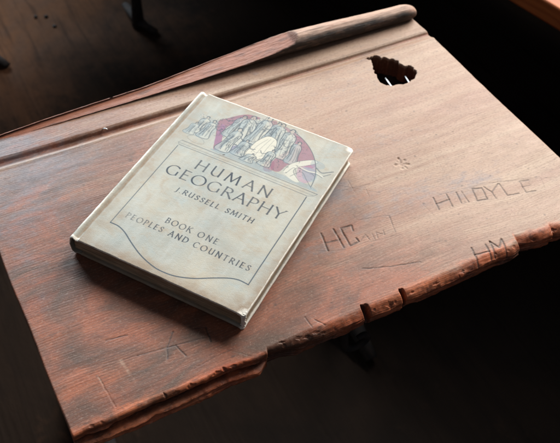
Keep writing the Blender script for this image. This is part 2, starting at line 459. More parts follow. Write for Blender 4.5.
    for k in range(150):                                        # ink drops and pinholes
        x0 = R2.uniform(10, 615); y0 = R2.uniform(8, 395); r0 = R2.uniform(.35, 1.2) * (1.6 if R2.rand() < .1 else 1)
        c0 = np.searchsorted(xs * mm, x0 - 4); c1 = np.searchsorted(xs * mm, x0 + 4); q0 = max(0, np.searchsorted(d * mm, y0 - 12)); q1 = np.searchsorted(d * mm, y0 + 12)
        sl = (slice(q0, q1), slice(c0, c1)); D = np.hypot((wx[sl] - x0) * .8, wy[sl] - y0)
        dirt_shade[sl] = np.maximum(dirt_shade[sl], R2.uniform(.25, .7) * np.clip(1.6 - D / r0, 0, 1))
    # tone masks of the board, with painted light at the groove
    wear_light = .06 + .74 * sstep(.10, .50, X - .35 * (0.12 - Y) - .02) + .10 * fbm(X * 7, Y * 9, 81)
    wear_light += .40 * sstep(.20, .33, Y) * sstep(.6, .2, X) * (.8 + .5 * fbm(X * 9, Y * 20, 82))
    wear_light -= .22 * np.exp(-((Y - .02) / .03) ** 2) * sstep(.6, .3, X)
    wear_light += .45 * fresh
    lip = np.exp(-((q + .009) / .003) ** 2)
    wear_light += .5 * lip  # front lip of the groove paler: its lit line painted in
    wear_light -= .5 * g * (q > 0.001)  # back wall of the groove darker: its shade painted in
    edge = np.exp(-(df / (.006 + .007 * sstep(.18, .24, X))) ** 2) * (.95 + .5 * fbm(X * 40, Y * 60, 91))
    edge += .7 * sstep(.16, .05, X) * np.exp(-(df / .012) ** 2)
    blue = .80 * np.exp(-(((X - .04) / .075) ** 2 + ((Y - .30) / .05) ** 2)) + .95 * np.exp(-(((X - .03) / .09) ** 2 + ((Y - .375) / .022) ** 2)) + .35 * np.exp(-(((X - .10) / .05) ** 2 + ((Y - .325) / .02) ** 2))
    blue += 1.0 * np.exp(-(((X - .352) / .03) ** 2 + ((Y - .165) / .04) ** 2)) + .5 * np.exp(-(((X - .30) / .04) ** 2 + ((Y - .085) / .02) ** 2))
    blue += .35 * np.exp(-(((X - .022) / .018) ** 2 + ((Y - .17) / .06) ** 2)) + .3 * np.exp(-(((X - .40) / .06) ** 2 + ((Y - .12) / .03) ** 2))
    blue += .42 * np.clip(fbm(X * 7, Y * 20, 95) - .02, -.3, 1) + .06 + .25 * np.exp(-(((X - .5) / .05) ** 2 + ((Y - .1) / .04) ** 2))
    blue = np.clip(blue, 0, 1)
    # ------------------------------------------------ front face rows
    nf = 34
    s = np.linspace(0, 1, nf + 1)[1:, None]
    xe = X[0]
    T = .0215 + .0015 * sstep(.215, .17, xs) + .0075 * sstep(.189, .193, xs) * sstep(.262, .215, xs) - .006 * sstep(.03, .0, xs) + .0009 * fbm(xs * 26, xs * 0, 101) + .0007 * np.sign(fbm(xs * 60, xs * 0, 102, 2)) * np.abs(fbm(xs * 60, xs * 0, 102, 2)) ** .5 - .002 * sstep(.54, .63, xs)
    z0 = Z[0]
    zf = z0[None] + (-T[None] - z0[None]) * s
    dep = -zf
    crack_z = .0090 + .0020 * fbm(xs * 12, xs * 0, 111)[None] - .006 * sstep(.06, .19, xs)[None] * 0
    leftm = sstep(.192, .176, xs)[None]
    cr = np.exp(-((dep - crack_z - .002 - .0012 * fbm(np.broadcast_to(xs[None], zf.shape) * 90, zf * 0, 113, 3)) / (.0024 + .0009 * fbm(xs * 20, xs * 0, 112)[None])) ** 4)
    off = leftm * (.0120 * cr - .0068 * sstep(0, .0012, dep - crack_z - .0042))
    mid = (sstep(.190, .194, xs) * sstep(.232, .208, xs))[None]
    off += mid * .0045 * sstep(.009, .013, dep)
    right = sstep(.19, .24, xs)[None]
    X3 = np.broadcast_to(xs[None], zf.shape)
    rough = fbm(X3 * 34, zf * 300, 121, 4)
    chips = np.clip(fbm(X3 * 30, zf * 230 + 5, 122, 4) * 1.3, 0, 1)
    off += (.0011 + .0012 * leftm) * rough + right * (.0010 * sstep(.012, .024, dep) + .007 * chips * sstep(.0095, .014, dep)) + leftm * .003 * chips
    off += .0013 * fbm(X3 * 40, zf * 650, 141, 4) * (1 + .6 * leftm)
    off += right * .0008 * np.sin(np.clip(dep / T[None], 0, 1) * math.pi) * -1
    yf = Y[0][None] + off * sstep(0, .12, s)
    Vf = np.stack([np.broadcast_to(xe[None], zf.shape), yf, zf], -1)
    top = np.stack([X, Y, Z], -1)[::-1]                       # back -> front
    nb = 6
    sb = np.linspace(1, 0, nb + 1)[:-1, None]
    Vb = np.stack([np.broadcast_to(X[-1][None], (nb, len(xs))), np.broadcast_to(Y[-1][None], (nb, len(xs))), Z[-1][None] - (T0 + Z[-1][None] * 0) * sb], -1)
    G = np.concatenate([Vb, top, Vf], 0)
    ny, nx = G.shape[:2]
    def full(a, front, back=0.):
        return np.concatenate([np.full((nb, nx), back), a[::-1], front], 0).ravel()
    slotf = np.broadcast_to(slot[0][None], zf.shape)
    darkchip = np.clip(slotf * .7 + leftm * cr * 1.6 + right * chips * 1.0 * sstep(.010, .016, dep) + mid * sstep(.010, .014, dep) * .6, 0, 1)  # shade of slots and crack painted in, along with dark chips
    A_edge = full(np.clip(edge, 0, 1), np.full(zf.shape, 1.))
    A_dirt_shade = full(dirt_shade, darkchip)
    A_wear_light = full(np.clip(wear_light, 0, 1), np.clip(.25 + .4 * chips, 0, 1), .3)
    A_blue = full(blue, mid * sstep(.010, .014, dep) * .9)
    V = G.reshape(-1, 3)
    i = np.arange(ny * nx).reshape(ny, nx)
    Fq = np.stack([i[:-1, :-1], i[1:, :-1], i[1:, 1:], i[:-1, 1:]], -1).reshape(-1, 4)
    cen = V[Fq].mean(1)
    hole_mm = np.array(HOLE)
    ins = inside(cen[:, 0] * mm, cen[:, 1] * mm, HOLE) & (cen[:, 2] > -.008)
    keep = Fq[~ins]; rem = Fq[ins]
    vk = np.zeros(len(V), bool); vk[keep.ravel()] = True
    vr = np.zeros(len(V), bool); vr[rem.ravel()] = True
    bnd = np.where(vk & vr)[0]
    # snap the rim of the hole onto its ragged outline
    P = V[bnd, :2] * mm; best = np.full(len(bnd), 1e9); tgt = P.copy()
    hm = hole_mm + .35 * (np.random.RandomState(3).rand(*hole_mm.shape) - .5)
    for a, b in zip(hm, np.roll(hm, -1, 0)):
        e = b - a; t = np.clip(((P - a) @ e) / (e @ e), 0, 1)
        c = a + t[:, None] * e; dd = np.hypot(*(P - c).T)
        u = dd < best; best[u] = dd[u]; tgt[u] = c[u]
    V[bnd, :2] = tgt / mm
    # boundary edges -> ragged walls of the hole
    def edges(Fs): return np.concatenate([Fs[:, [k, (k + 1) % 4]] for k in range(4)])
    ek = edges(keep); er = edges(rem)
    setr = set(map(tuple, np.sort(er, 1)))
    loc = [tuple(e) for e in ek if (min(e), max(e)) in setr]
    cx = hole_mm.mean(0) / mm
    newid = {}; newV = []; lev = 5
    for v in sorted(set(sum(loc, ()))):
        p = V[v]; ids = [v]
        dirv = p[:2] - cx; dirv /= np.linalg.norm(dirv)
        for k in range(1, lev + 1):
            zz = -T0 * k / lev
            o_ = .0016 * float(fbm(np.array(p[0] * 260 + k * 3.3), np.array(p[1] * 260 - k * 2.1), 131, 3)) + .0012 * k / lev
            newV.append((p[0] + dirv[0] * o_, p[1] + dirv[1] * o_, p[2] * (1 - k / lev) + zz)); ids.append(len(V) + len(newV) - 1)
        newid[v] = ids
    wq = []
    for a, b in loc:
        for k in range(lev): wq.append((newid[b][k], newid[a][k], newid[a][k + 1], newid[b][k + 1]))
    V = np.concatenate([V, np.array(newV)]); nn = len(newV)
    app = lambda A, v: np.concatenate([A, np.full(nn, v)])
    # bottom (leaving the hole open) and end grain
    bq = [(i[-1, k], i[0, k], i[0, k + 1], i[-1, k + 1]) for k in range(nx - 1) if not (.500 < xs[k] < .570)]
    capL = i[::-1, 0].copy(); capR = i[:, -1].copy()
    me = mesh_np('desktop', V - DO, [keep, np.array(wq), np.array(bq), capL, capR])
    attr(me, 'edge', app(A_edge, .35)); attr(me, 'dirt_shade', app(A_dirt_shade, .42)); attr(me, 'wear_light', app(A_wear_light, .1)); attr(me, 'blue', app(A_blue, 0))
    return obj('desktop', me, M_desk, desk)
build_desktop()

def build_rail():
    n = 44; xs = np.concatenate([np.linspace(.030, .606, 300), .606 + .0245 * np.sin(np.linspace(.05, 1, 20) * math.pi / 2)])
    V = []; sp = []; wr = []
    for x in xs:
        r = .0128 + .0012 * sstep(.55, .42, x) - .0012 * sstep(.50, .62, x)
        e = np.clip((x - .606) / .0246, 0, 1); k = math.sqrt(max(1 - e ** 2.4, .0))
        yc = .3975 + .003 * sstep(.6, .1, x) - .002 * e; zc = r - .0005 + .0015 * sstep(.6, .42, x)
        a = np.linspace(0, 2 * math.pi, n, endpoint=False)
        jit = 1 + .035 * fbm(np.full(n, x * 24), np.cos(a) * 2 + 4, 201) + .02 * fbm(np.full(n, x * 160), a * 3, 202)
        py = r * k * np.cos(a) * jit; pz = r * k * np.sin(a) * jit - (1 - k) * r * .35
        # the left part has split away: clip with a sloping plane, leaving raw wood
        yb = np.interp(x, [.03, .10, .17, .22, .26, .31, .36, .40, .45, .5], [.3925, .3970, .3995, .4010, .4040, .4080, .4110, .4120, .4130, .45])
        zt = np.interp(x, [.03, .10, .17, .22, .26, .30, .36, .40, .43, .455], [.0020, .0032, .0046, .0055, .0070, .0090, .0130, .0172, .0225, .04])
        h = .993 * (zt - zc)
        h += .0007 * float(fbm(np.array(x * 22), np.array(2.), 203)) + .0002 * float(fbm(np.array(x * 150), np.array(2.), 204))
        nv = np.array((-.12, .993)); q = py * nv[0] + pz * nv[1] - h - .0004 * fbm(np.full(n, x * 20), py * 900, 205)
        cl = q > 0
        py = np.where(cl, py - q * nv[0], py); pz = np.where(cl, pz - q * nv[1], pz)
        for j in range(n):
            V.append((x, min(yc + py[j], yb + .0006 * (j % 3 - 1)), max(zc + pz[j], .0006)))
            sp.append(float(sstep(-.0006, .0022, q[j])) if x > .36 else (1. if cl[j] else 0.))
            wr.append(np.clip(.95 * sstep(.30, .75, math.sin(a[j]) + .25 * math.cos(a[j])) + .4 * e, 0, 1))  # paler where the rail faces up: painted highlight over a painted dark front
    N = len(xs); F = [(i * n + j, (i + 1) * n + j, (i + 1) * n + (j + 1) % n, i * n + (j + 1) % n) for i in range(N - 1) for j in range(n)]
    me = mesh_np('rail', np.array(V) - DO, [F, np.arange(n)[None], np.arange((N - 1) * n, N * n)[::-1][None]])
    attr(me, 'split', np.array(sp)); attr(me, 'wear_light', np.array(wr))
    return obj('pencil_rail', me, M_rail, desk, label='round back rail, its left half split away to raw red wood')
build_rail()

# bright metal prongs in the inkwell hole and a tack in the groove
for p0, p1 in (((.5172, .2785, -.0020), (.5235, .3045, -.0065)), ((.5425, .2765, -.0018), (.5490, .2960, -.0060))):
    pts = [Vector(p0).lerp(Vector(p1), t) - Vector(DO) for t in np.linspace(0, 1, 6)]
    obj('metal_prong', tube_mesh(pts, [.0010, .0011, .0011, .0011, .0010, .0007], 10), M_steel, desk)
pts = [Vector(p) - Vector(DO) for p in ((.1560, .3590, -.002), (.1572, .3572, .0012), (.1590, .3545, .0030), (.1612, .3530, .0022))]
obj('bent_tack', tube_mesh(pts, [.0006, .0008, .0008, .0005], 8), M_steel, desk)

# body of the desk below its top: book shelf on iron ends
obj('book_shelf', board_mesh(.085 - DO[0], .545 - DO[0], .12 - DO[1], .37 - DO[1], -.155 - FZ, -.140 - FZ, .002), M_darkwood, desk)
obj('back_panel', board_mesh(.085 - DO[0], .545 - DO[0], .372 - DO[1], .384 - DO[1], -.155 - FZ, -.0335 - FZ, .002), M_darkwood, desk)
for x in (.065, .563):
    L = [Vector((x, .345, -.030)), Vector((x, .345, -.12)), Vector((x, .350, -.25)), Vector((x, .360, -.38)), Vector((x, .355, -.52)), Vector((x, .350, -.60))]
    leg = obj('iron_leg', tube_mesh([p - Vector(DO) for p in L], [.020, .018, .015, .013, .015, .021], 14), M_iron, desk)
    Fp = [Vector((x, .24, FZ + .012)), Vector((x, .29, FZ + .03)), Vector((x, .35, FZ + .055)), Vector((x, .42, FZ + .03)), Vector((x, .48, FZ + .012))]
    obj('foot', tube_mesh([p - Vector(DO) for p in Fp], [.012, .015, .019, .015, .012], 14), M_iron, leg)
# curled iron hook under the front edge
hk = []
for t in np.linspace(0, 1, 40):
    if t < .35:
        u = t / .35; hk.append(Vector((.283 + .008 * u, .004 + .004 * u, -.030 - .040 * u)))
    else:
        u = (t - .35) / .65; a = math.pi + u * 1.6 * math.pi; r = .016 * (1 - .45 * u)
        hk.append(Vector((.307 + r * math.cos(a), .009 - .004 * u, -.070 + r * math.sin(a))))
obj('iron_hook', tube_mesh([p - Vector(DO) for p in hk], [.0042] * 30 + list(np.linspace(.0042, .0028, 10)), 12), M_iron, desk)
obj('hook_plate', board_mesh(.276 - DO[0], .291 - DO[0], .002 - DO[1], .05 - DO[1], -.0325 - FZ, -.0285 - FZ, .001), M_iron, desk)

# ================================================================== the book
BX, BY, BA = .06509, .19563, -.95585
BW, BH, BT = .2023, .262, .0245
book = thing('textbook', 'worn pale hardback geography textbook lying closed on the carved desk top', 'book', (BX, BY, .0008), BA)

# ---- printing painted as ink on the cover (cover millimetres, origin at the lower spine corner)
PX = .35
gx = np.arange(11.5, 202.3 + PX, PX); gy = np.arange(0, 262 + PX, PX)
GX, GY = np.meshgrid(gx, gy)
INK = np.zeros(GX.shape + (4,))

def blend(sl, col, a):
    A = INK[sl]; al = A[..., 3]; na = a + al * (1 - a)
    for k in range(3): A[..., k] = np.where(na > 1e-6, (col[k] * a + A[..., k] * al * (1 - a)) / np.maximum(na, 1e-6), col[k])
    A[..., 3] = na
def box(px, py, m):
    c0 = max(0, np.searchsorted(gx, min(px) - m)); c1 = np.searchsorted(gx, max(px) + m)
    r0 = max(0, np.searchsorted(gy, min(py) - m)); r1 = np.searchsorted(gy, max(py) + m)
    return slice(r0, r1), slice(c0, c1)
def line(pts, w, col, alpha=.9, closed=False):
    if closed: pts = list(pts) + [pts[0]]
    sl = box([p[0] for p in pts], [p[1] for p in pts], w + 1)
    if GX[sl].size == 0: return
    D = seg_d(GX[sl], GY[sl], pts)
    blend(sl, col, np.clip((w / 2 - D) / .35 + .5, 0, 1) * alpha)
def fill(poly, col, alpha=.7, clip=None):
    sl = box([p[0] for p in poly], [p[1] for p in poly], 1)
    if GX[sl].size == 0: return
    a = np.zeros(GX[sl].shape)
    for ox, oy in ((-.09, -.09), (.09, -.09), (-.09, .09), (.09, .09)): a += inside(GX[sl] + ox, GY[sl] + oy, poly) / 4
    if clip is not None: a = a * clip(GX[sl], GY[sl])
    blend(sl, col, a * alpha)
def smooth(pts, n=8, closed=False):
    P = np.array(pts, float); out = []; m = len(P)
    rngi = range(m if closed else m - 1)
    for i in rngi:
        g = (lambda k: P[k % m]) if closed else (lambda k: P[min(max(k, 0), m - 1)])
        p0, p1, p2, p3 = g(i - 1), g(i), g(i + 1), g(i + 2)
        for t in np.arange(n) / n:
            out.append(tuple(.5 * (2 * p1 + (p2 - p0) * t + (2 * p0 - 5 * p1 + 4 * p2 - p3) * t ** 2 + (3 * p1 - p0 - 3 * p2 + p3) * t ** 3)))
    if not closed: out.append(tuple(P[-1]))
    return out

INKC = (.010, .021, .038); LINEC = (.020, .042, .066); WASH = (.15, .225, .27); PURP = (.19, .052, .105); PAPER = (.46, .455, .39)

# Roman capitals drawn with a broad nib
def arc(cx, cy, rx, ry, a0, a1, n=22):
    return [(cx + rx * math.cos(math.radians(a)), cy + ry * math.sin(math.radians(a))) for a in np.linspace(a0, a1, n)]
GL = {
 'H': (.78, [[(.08, 0), (.08, 1)], [(.70, 0), (.70, 1)], [(.08, .52), (.70, .52)]]),
 'U': (.76, [[(.08, 1), (.08, .36)] + arc(.37, .33, .29, .34, 180, 350) , [(.66, 1), (.66, .05)]]),
 'M': (1.0, [[(.05, 0), (.17, 1)], [(.17, 1), (.50, .12)], [(.50, .12), (.83, 1)], [(.83, 1), (.95, 0)]]),
 'A': (.76, [[(.02, 0), (.36, 1)], [(.36, 1), (.74, 0)], [(.14, .36), (.61, .36)]]),
 'N': (.80, [[(.08, 0), (.08, 1)], [(.08, 1), (.72, 0)], [(.72, 0), (.72, 1)]]),
 'G': (.90, [arc(.47, .5, .43, .52, 48, 320, 30), [(.80, .12), (.80, .45)]]),
 'E': (.56, [[(.09, 0), (.09, 1)], [(.09, .985), (.50, .985)], [(.09, .53), (.44, .53)], [(.09, .015), (.53, .015)]]),
 'O': (1.0, [arc(.5, .5, .46, .52, 0, 360, 40)]),
 'R': (.68, [[(.09, 0), (.09, 1)], [(.09, .98)] + arc(.30, .74, .26, .25, 90, -90, 14) + [(.09, .49)], [(.30, .49), (.68, 0)]]),
 'P': (.60, [[(.09, 0), (.09, 1)], [(.09, .98)] + arc(.29, .73, .27, .26, 90, -90, 14) + [(.09, .47)]]),
 'Y': (.70, [[(.0, 1), (.35, .47)], [(.70, 1), (.35, .47)], [(.35, .47), (.35, 0)]]),
 'J': (.34, [[(.22, 1), (.22, .05), (.14, -.14), (.0, -.18)]]),
 '.': (.20, [[(.06, .03), (.10, .03)]]),
 'S': (.56, [smooth([(.49, .86), (.36, .99), (.18, .96), (.09, .79), (.19, .61), (.38, .46), (.50, .28), (.42, .07), (.23, .0), (.06, .12)], 5)]),
 'L': (.54, [[(.09, 0), (.09, 1)], [(.09, .015), (.52, .015)]]),
 'I': (.20, [[(.10, 0), (.10, 1)]]),
 'T': (.68, [[(.34, 0), (.34, 1)], [(.0, .985), (.68, .985)]]),
 'B': (.62, [[(.09, 0), (.09, 1)], [(.09, .98)] + arc(.28, .755, .22, .23, 90, -90, 12) + [(.09, .525)] + arc(.30, .265, .27, .255, 90, -90, 12) + [(.09, .01)]]),
 'K': (.70, [[(.09, 0), (.09, 1)], [(.62, 1), (.11, .46)], [(.26, .60), (.70, 0)]]),
 'C': (.80, [arc(.47, .5, .43, .52, 50, 312, 30)]),
 'D': (.84, [[(.09, 0), (.09, 1)], [(.09, .985)] + arc(.30, .5, .48, .485, 90, -90, 20) + [(.09, .015)]]),
 ' ': (.45, []),
}
def nibstroke(pts, thick, thin, col, alpha, nib=25):
    sl = box([p[0] for p in pts], [p[1] for p in pts], thick + 1)
    if GX[sl].size == 0: return
    cov = np.zeros(GX[sl].shape)
    for (x0, y0), (x1, y1) in zip(pts[:-1], pts[1:]):
        a = math.degrees(math.atan2(y1 - y0, x1 - x0)) - nib
        w = thin + (thick - thin) * abs(math.sin(math.radians(a))) ** 1.7
        D = seg_d(GX[sl], GY[sl], [(x0, y0), (x1, y1)])
        cov = np.maximum(cov, np.clip((w / 2 - D) / .38 + .5, 0, 1))
    blend(sl, col, cov * alpha)
def text(s, x0, x1, y, h, thick, thin, fade=None, slant=0.0, wide=1.0):
    nat = sum(GL[c][0] for c in s); gaps = len(s) - 1
    scale = wide
    gap = (x1 - x0 - nat * h * scale) / gaps
    if gap < .08 * h:
        gap = .08 * h; scale = (x1 - x0 - gap * gaps) / (nat * h)
    x = x0
    for k, c in enumerate(s):
        wd, st = GL[c]; al = .97 if fade is None else fade(k / max(gaps, 1))
        al *= .88 + .2 * rng.rand()
        dy = rng.normal(0, .012 * h)
        for p in st:
            q = [(x + (u * scale + slant * v) * h, y + v * h + dy) for u, v in p]
            nibstroke(q, thick, thin, INKC, al)
            # small flared serifs on free stem ends
            if len(p) == 2 and abs(p[0][1] - p[1][1]) > .4:
                for (u, v) in p:
                    if v in (0, 1) or v == 1.0:
                        xx = x + (u * scale + slant * v) * h; yy = y + v * h + dy
                        nibstroke([(xx - .085 * h, yy), (xx + .085 * h, yy)], thin * 1.2, thin * 1.0, INKC, al * .8)
        x += wd * h * scale + gap

def paint_cover():
    # frame
    bot = smooth([(26, 35.5), (36, 35.2), (46, 31.5), (60, 23), (76, 14.5), (92, 9), (107, 7), (122, 9), (138, 15), (153, 24), (167, 31.5), (177, 34.5), (187.7, 34)], 10)
    line(bot, 1.35, LINEC, .97)
    line([(26, 35.5), (26.2, 167)], 1.0, LINEC, .85); line([(187.7, 34), (187.2, 167)], 1.2, LINEC, .95)
    # double moulding under the picture
    line([(26, 176.5), (196, 176.2)], .75, LINEC, .85); line([(24, 171.8), (193, 172.2)], .55, LINEC, .6)
    line([(26.5, 169.0), (187, 168.6)], .7, LINEC, .8)
    line([(196, 176.2), (193.5, 172.2), (187, 168.6)], .6, LINEC, .7); line([(26, 176.5), (24, 171.8), (26.5, 169)], .5, LINEC, .6)
    # lettering
    text('HUMAN', 60.5, 151.5, 145, 13.6, 2.1, .75, wide=1.2)
    text('GEOGRAPHY', 35, 178, 124, 14.0, 2.1, .75, wide=1.2)
    text('J.RUSSELL SMITH', 60.5, 153.5, 105.2, 6.3, 1.4, .65, slant=.06, wide=1.12)
    text('BOOK', 74.5, 104.5, 62.6, 7.0, 1.3, .6); text('ONE', 112.5, 135.5, 62.6, 6.9, 1.3, .6)
    text('PEOPLES', 35, 78.5, 49.3, 6.6, 1.3, .6, fade=lambda t: .50 + .45 * t)
    text('AND', 86.5, 108.5, 49.2, 6.8, 1.35, .62); text('COUNTRIES', 115.5, 180, 48.8, 6.8, 1.35, .62)

    # ---- the picture: a lunette of robed people round a pale block, on mauve
    cx, cy, R = 107, 178, 78
    inarc = lambda X, Y: (np.hypot(X - cx, Y - cy) < R) & (Y > 177)
    WASHP = lambda poly, a=.35: fill(smooth(poly, 6, True), WASH, a)
    fill(smooth([(46, 226), (53, 235), (62, 246), (72, 253), (86, 254), (80, 247), (70, 240), (64, 230), (59, 218), (63, 204), (70, 186), (64, 181), (57, 198), (50, 213)], 5, True), PURP, .78)
    fill(smooth([(52, 222), (58, 220), (62, 206), (66, 192), (60, 190), (55, 204)], 5, True), (.22, .10, .22), .55)
    fill(smooth([(134, 246), (146, 247), (158, 238), (168, 226), (176, 214), (170, 206), (158, 210), (148, 200), (144, 186), (134, 186), (131, 200), (136, 216), (142, 230)], 5, True), PURP, .74, inarc)
    fill(smooth([(118, 255), (128, 257), (137, 251), (143, 246), (132, 246), (122, 250)], 5, True), PURP, .6, inarc)
    fill(smooth([(98, 253), (104, 259), (108, 252), (103, 246)], 5, True), PURP, .6)
    fill(smooth([(124, 196), (133, 197), (137, 183), (128, 180)], 5, True), PURP, .6)
    fill(smooth([(80, 196), (88, 199), (92, 190), (84, 186)], 5, True), (.25, .12, .26), .75)
    fill(smooth([(160, 212), (176, 214), (182, 196), (176, 184), (164, 190)], 5, True), (.30, .14, .26), .5, inarc)
    # washes of shadow
    WASHP([(70, 184), (96, 190), (128, 184), (165, 184), (185, 184), (185, 178), (70, 178)], .5)
    WASHP([(76, 190), (90, 206), (100, 214), (96, 198), (84, 186)], .6)
    WASHP([(165, 206), (180, 208), (184, 192), (172, 190)], .55)
    WASHP([(64, 228), (80, 246), (96, 250), (92, 236), (76, 222)], .28)
    WASHP([(112, 206), (126, 216), (130, 200), (120, 190)], .35)
    WASHP([(118, 232), (134, 246), (142, 232), (134, 214), (122, 220)], .25)
    WASHP([(24, 196), (34, 220), (46, 224), (52, 206), (44, 190)], .22)
    R3 = np.random.RandomState(11)
    def person(x, y, h, lean=0., wide=.34, seed=0, arm=1, al=.78):
        r = np.random.RandomState(seed)
        hx, hy = x + lean * h, y + h
        hr = h * .068
        sh = wide * h * .45
        body = [(hx - hr * .5, hy - hr * .9), (hx - sh, hy - h * .20), (x - wide * h * .42 + lean * h * .4, y + h * .4), (x - wide * h * .6, y), (x + wide * h * .6, y),
                (x + wide * h * .45 + lean * h * .4, y + h * .42), (hx + sh, hy - h * .2), (hx + hr * .5, hy - hr * .9)]
        b = smooth(body, 5, True); fill(b, PAPER, .55); fill(b, WASH, .05 + .25 * r.rand()); line(b, 1.0, LINEC, al + .1)
        fill(smooth([body[0], body[1], body[2], body[3], (x - wide * h * .1, y), (hx - sh * .2, hy - h * .3)], 5, True), WASH, .45)
        fill(arc(hx, hy, hr, hr * 1.2, 0, 360, 16), (.36, .33, .28), .7); line(arc(hx, hy, hr, hr * 1.2, 0, 360, 16), .45, LINEC, al)
        line(arc(hx, hy + hr * .25, hr * .9, hr * .9, -10, 190, 10), 1.5, LINEC, al + .1)      # hair or cap
        for k in range(9):                                                                     # folds of the robe
            t = r.uniform(-.45, .45)
            line(smooth([(hx + t * sh * 1.6, hy - h * r.uniform(.2, .35)), (x + t * wide * h + r.normal(0, h * .03), y + h * .35), (x + t * wide * h * 1.3, y + h * r.uniform(.02, .15))], 5), r.uniform(.5, 1.0), LINEC, al * r.uniform(.6, 1.1))
        line(smooth([(hx + arm * sh * .8, hy - h * .22), (hx + arm * (sh + h * .16), hy - h * .38), (hx + arm * (sh + h * .30), hy - h * r.uniform(.15, .35))], 6), 1.3, LINEC, al * .9)
    person(68, 208, 38, .04, .40, 2, -1); person(82, 202, 48, -.06, .42, 1, 1); person(96, 212, 46, .02, .36, 3, -1)
    person(110, 224, 32, 0, .38, 4, 1, .7); person(131, 206, 46, -.04, .42, 5, -1)
    person(117, 216, 40, -.05, .36, 13, -1, .7); person(148, 204, 34, -.1, .36, 15, -1, .7)
    fill(smooth([(98, 196), (100, 216), (108, 231), (120, 229), (124, 214), (121, 203), (128, 197), (118, 192), (104, 192)], 4, True), (.49, .475, .40), .95)
    line(smooth([(98, 196), (100, 216), (108, 231), (120, 229), (124, 214), (121, 203)], 6), .7, LINEC, .85)
    for q in ([(103, 198), (105, 212), (110, 226)], [(109, 194), (110, 210), (113, 228)], [(116, 198), (116, 212), (117, 228)], [(122, 196), (119, 200), (114, 196)], [(101, 204), (107, 200), (113, 203)]):
        line(smooth(q, 6), .55, LINEC, .55)
    person(72, 184, 40, .08, .36, 7, 1); person(90, 186, 26, .05, .5, 8, 1, .75); person(124, 186, 26, .02, .46, 9, -1, .75)
    person(104, 182, 14, .2, .9, 12, 1, .6)
    line([(91, 246), (92.5, 268)], .6, LINEC, .75)
    # figures sitting outside the arch on the left, and a basket shape before them
    person(31, 196, 28, .06, .46, 21, 1, .6); person(42, 192, 30, .02, .42, 22, 1, .65); person(25, 190, 20, .05, .55, 23, 1, .45)
    line(smooth([(28, 184), (33, 190), (45, 189), (50, 183), (40, 180)], 6, True), .5, LINEC, .5)
    for k in range(38):
        x, y = R3.uniform(23, 47), R3.uniform(200, 227)
        line(smooth([(x, y), (x + R3.normal(0, 2), y + R3.normal(0, 2)), (x + R3.normal(0, 3), y + R3.normal(0, 3))], 4), R3.uniform(.35, .8), LINEC, R3.uniform(.2, .6))
    # reclining figure on the right with white cloth
    fill(smooth([(148, 190), (150, 203), (158, 213), (170, 222), (176, 220), (168, 211), (160, 203), (158, 194), (170, 184), (166, 181), (155, 184)], 5, True), PAPER, .92)
    line(smooth([(148, 190), (150, 203), (158, 213), (170, 222), (176, 220), (168, 211), (160, 203), (158, 194), (170, 184)], 5), .6, LINEC, .75)
    fill(smooth([(170, 222), (182, 222), (186, 216), (178, 210), (170, 214)], 5, True), WASH, .4)
    line(smooth([(162, 204), (172, 203), (182, 205), (190, 203)], 6), 1.5, PAPER, .9); line(smooth([(162, 202), (172, 201), (182, 203), (190, 201)], 6), .6, LINEC, .8)
    line(smooth([(178, 212), (186, 208), (192, 212), (197, 216)], 6), 1.5, LINEC, .7); line([(190, 204), (196, 211)], 1.0, LINEC, .7)
    line(smooth([(152, 188), (156, 200), (163, 192)], 6), .6, LINEC, .7); line(smooth([(158, 186), (166, 198), (176, 190), (186, 181)], 6), .7, LINEC, .7)
    # contour of the arch, strong on the right
    line(arc(cx, cy, R, R, 4, 68, 40), .95, LINEC, .85); line(arc(cx, cy, R, R, 68, 140, 40), .6, LINEC, .5)
    # crosshatching and scribbled detail
    for k in range(430):
        a = R3.uniform(.12, math.pi - .35); rr = R * math.sqrt(R3.uniform(.0, .96))
        x = cx + rr * math.cos(a); y = cy + 2 + rr * math.sin(a)
        if 98 < x < 122 and 193 < y < 231: continue
        if x > 140 and R3.rand() < .75: continue
        L = R3.uniform(1.5, 5); t = R3.uniform(0, math.pi)
        line(smooth([(x, y), (x + L * .5 * math.cos(t) + R3.normal(0, .7), y + L * .5 * math.sin(t)), (x + L * math.cos(t + .5), y + L * math.sin(t + .5))], 4), R3.uniform(.35, 1.0), LINEC, R3.uniform(.3, .85))
    # a dark nick by the picture's edge
    line([(78, 178.5), (79.2, 179.5)], 1.6, (.03, .02, .015), .95)
paint_cover()

def cover_z(X, Y):
    """height of the upper board's face above the desk (mm)"""
    z = BT * 1000 + .35 * np.sin(math.pi * Y / 262) - .5 * ((X - 107) / 95) ** 2 + .18 * fbm(X / 25, Y / 25, 301)
    z -= .28 * sstep(2.2, 0, np.abs(X - 20)) * 0
    return z

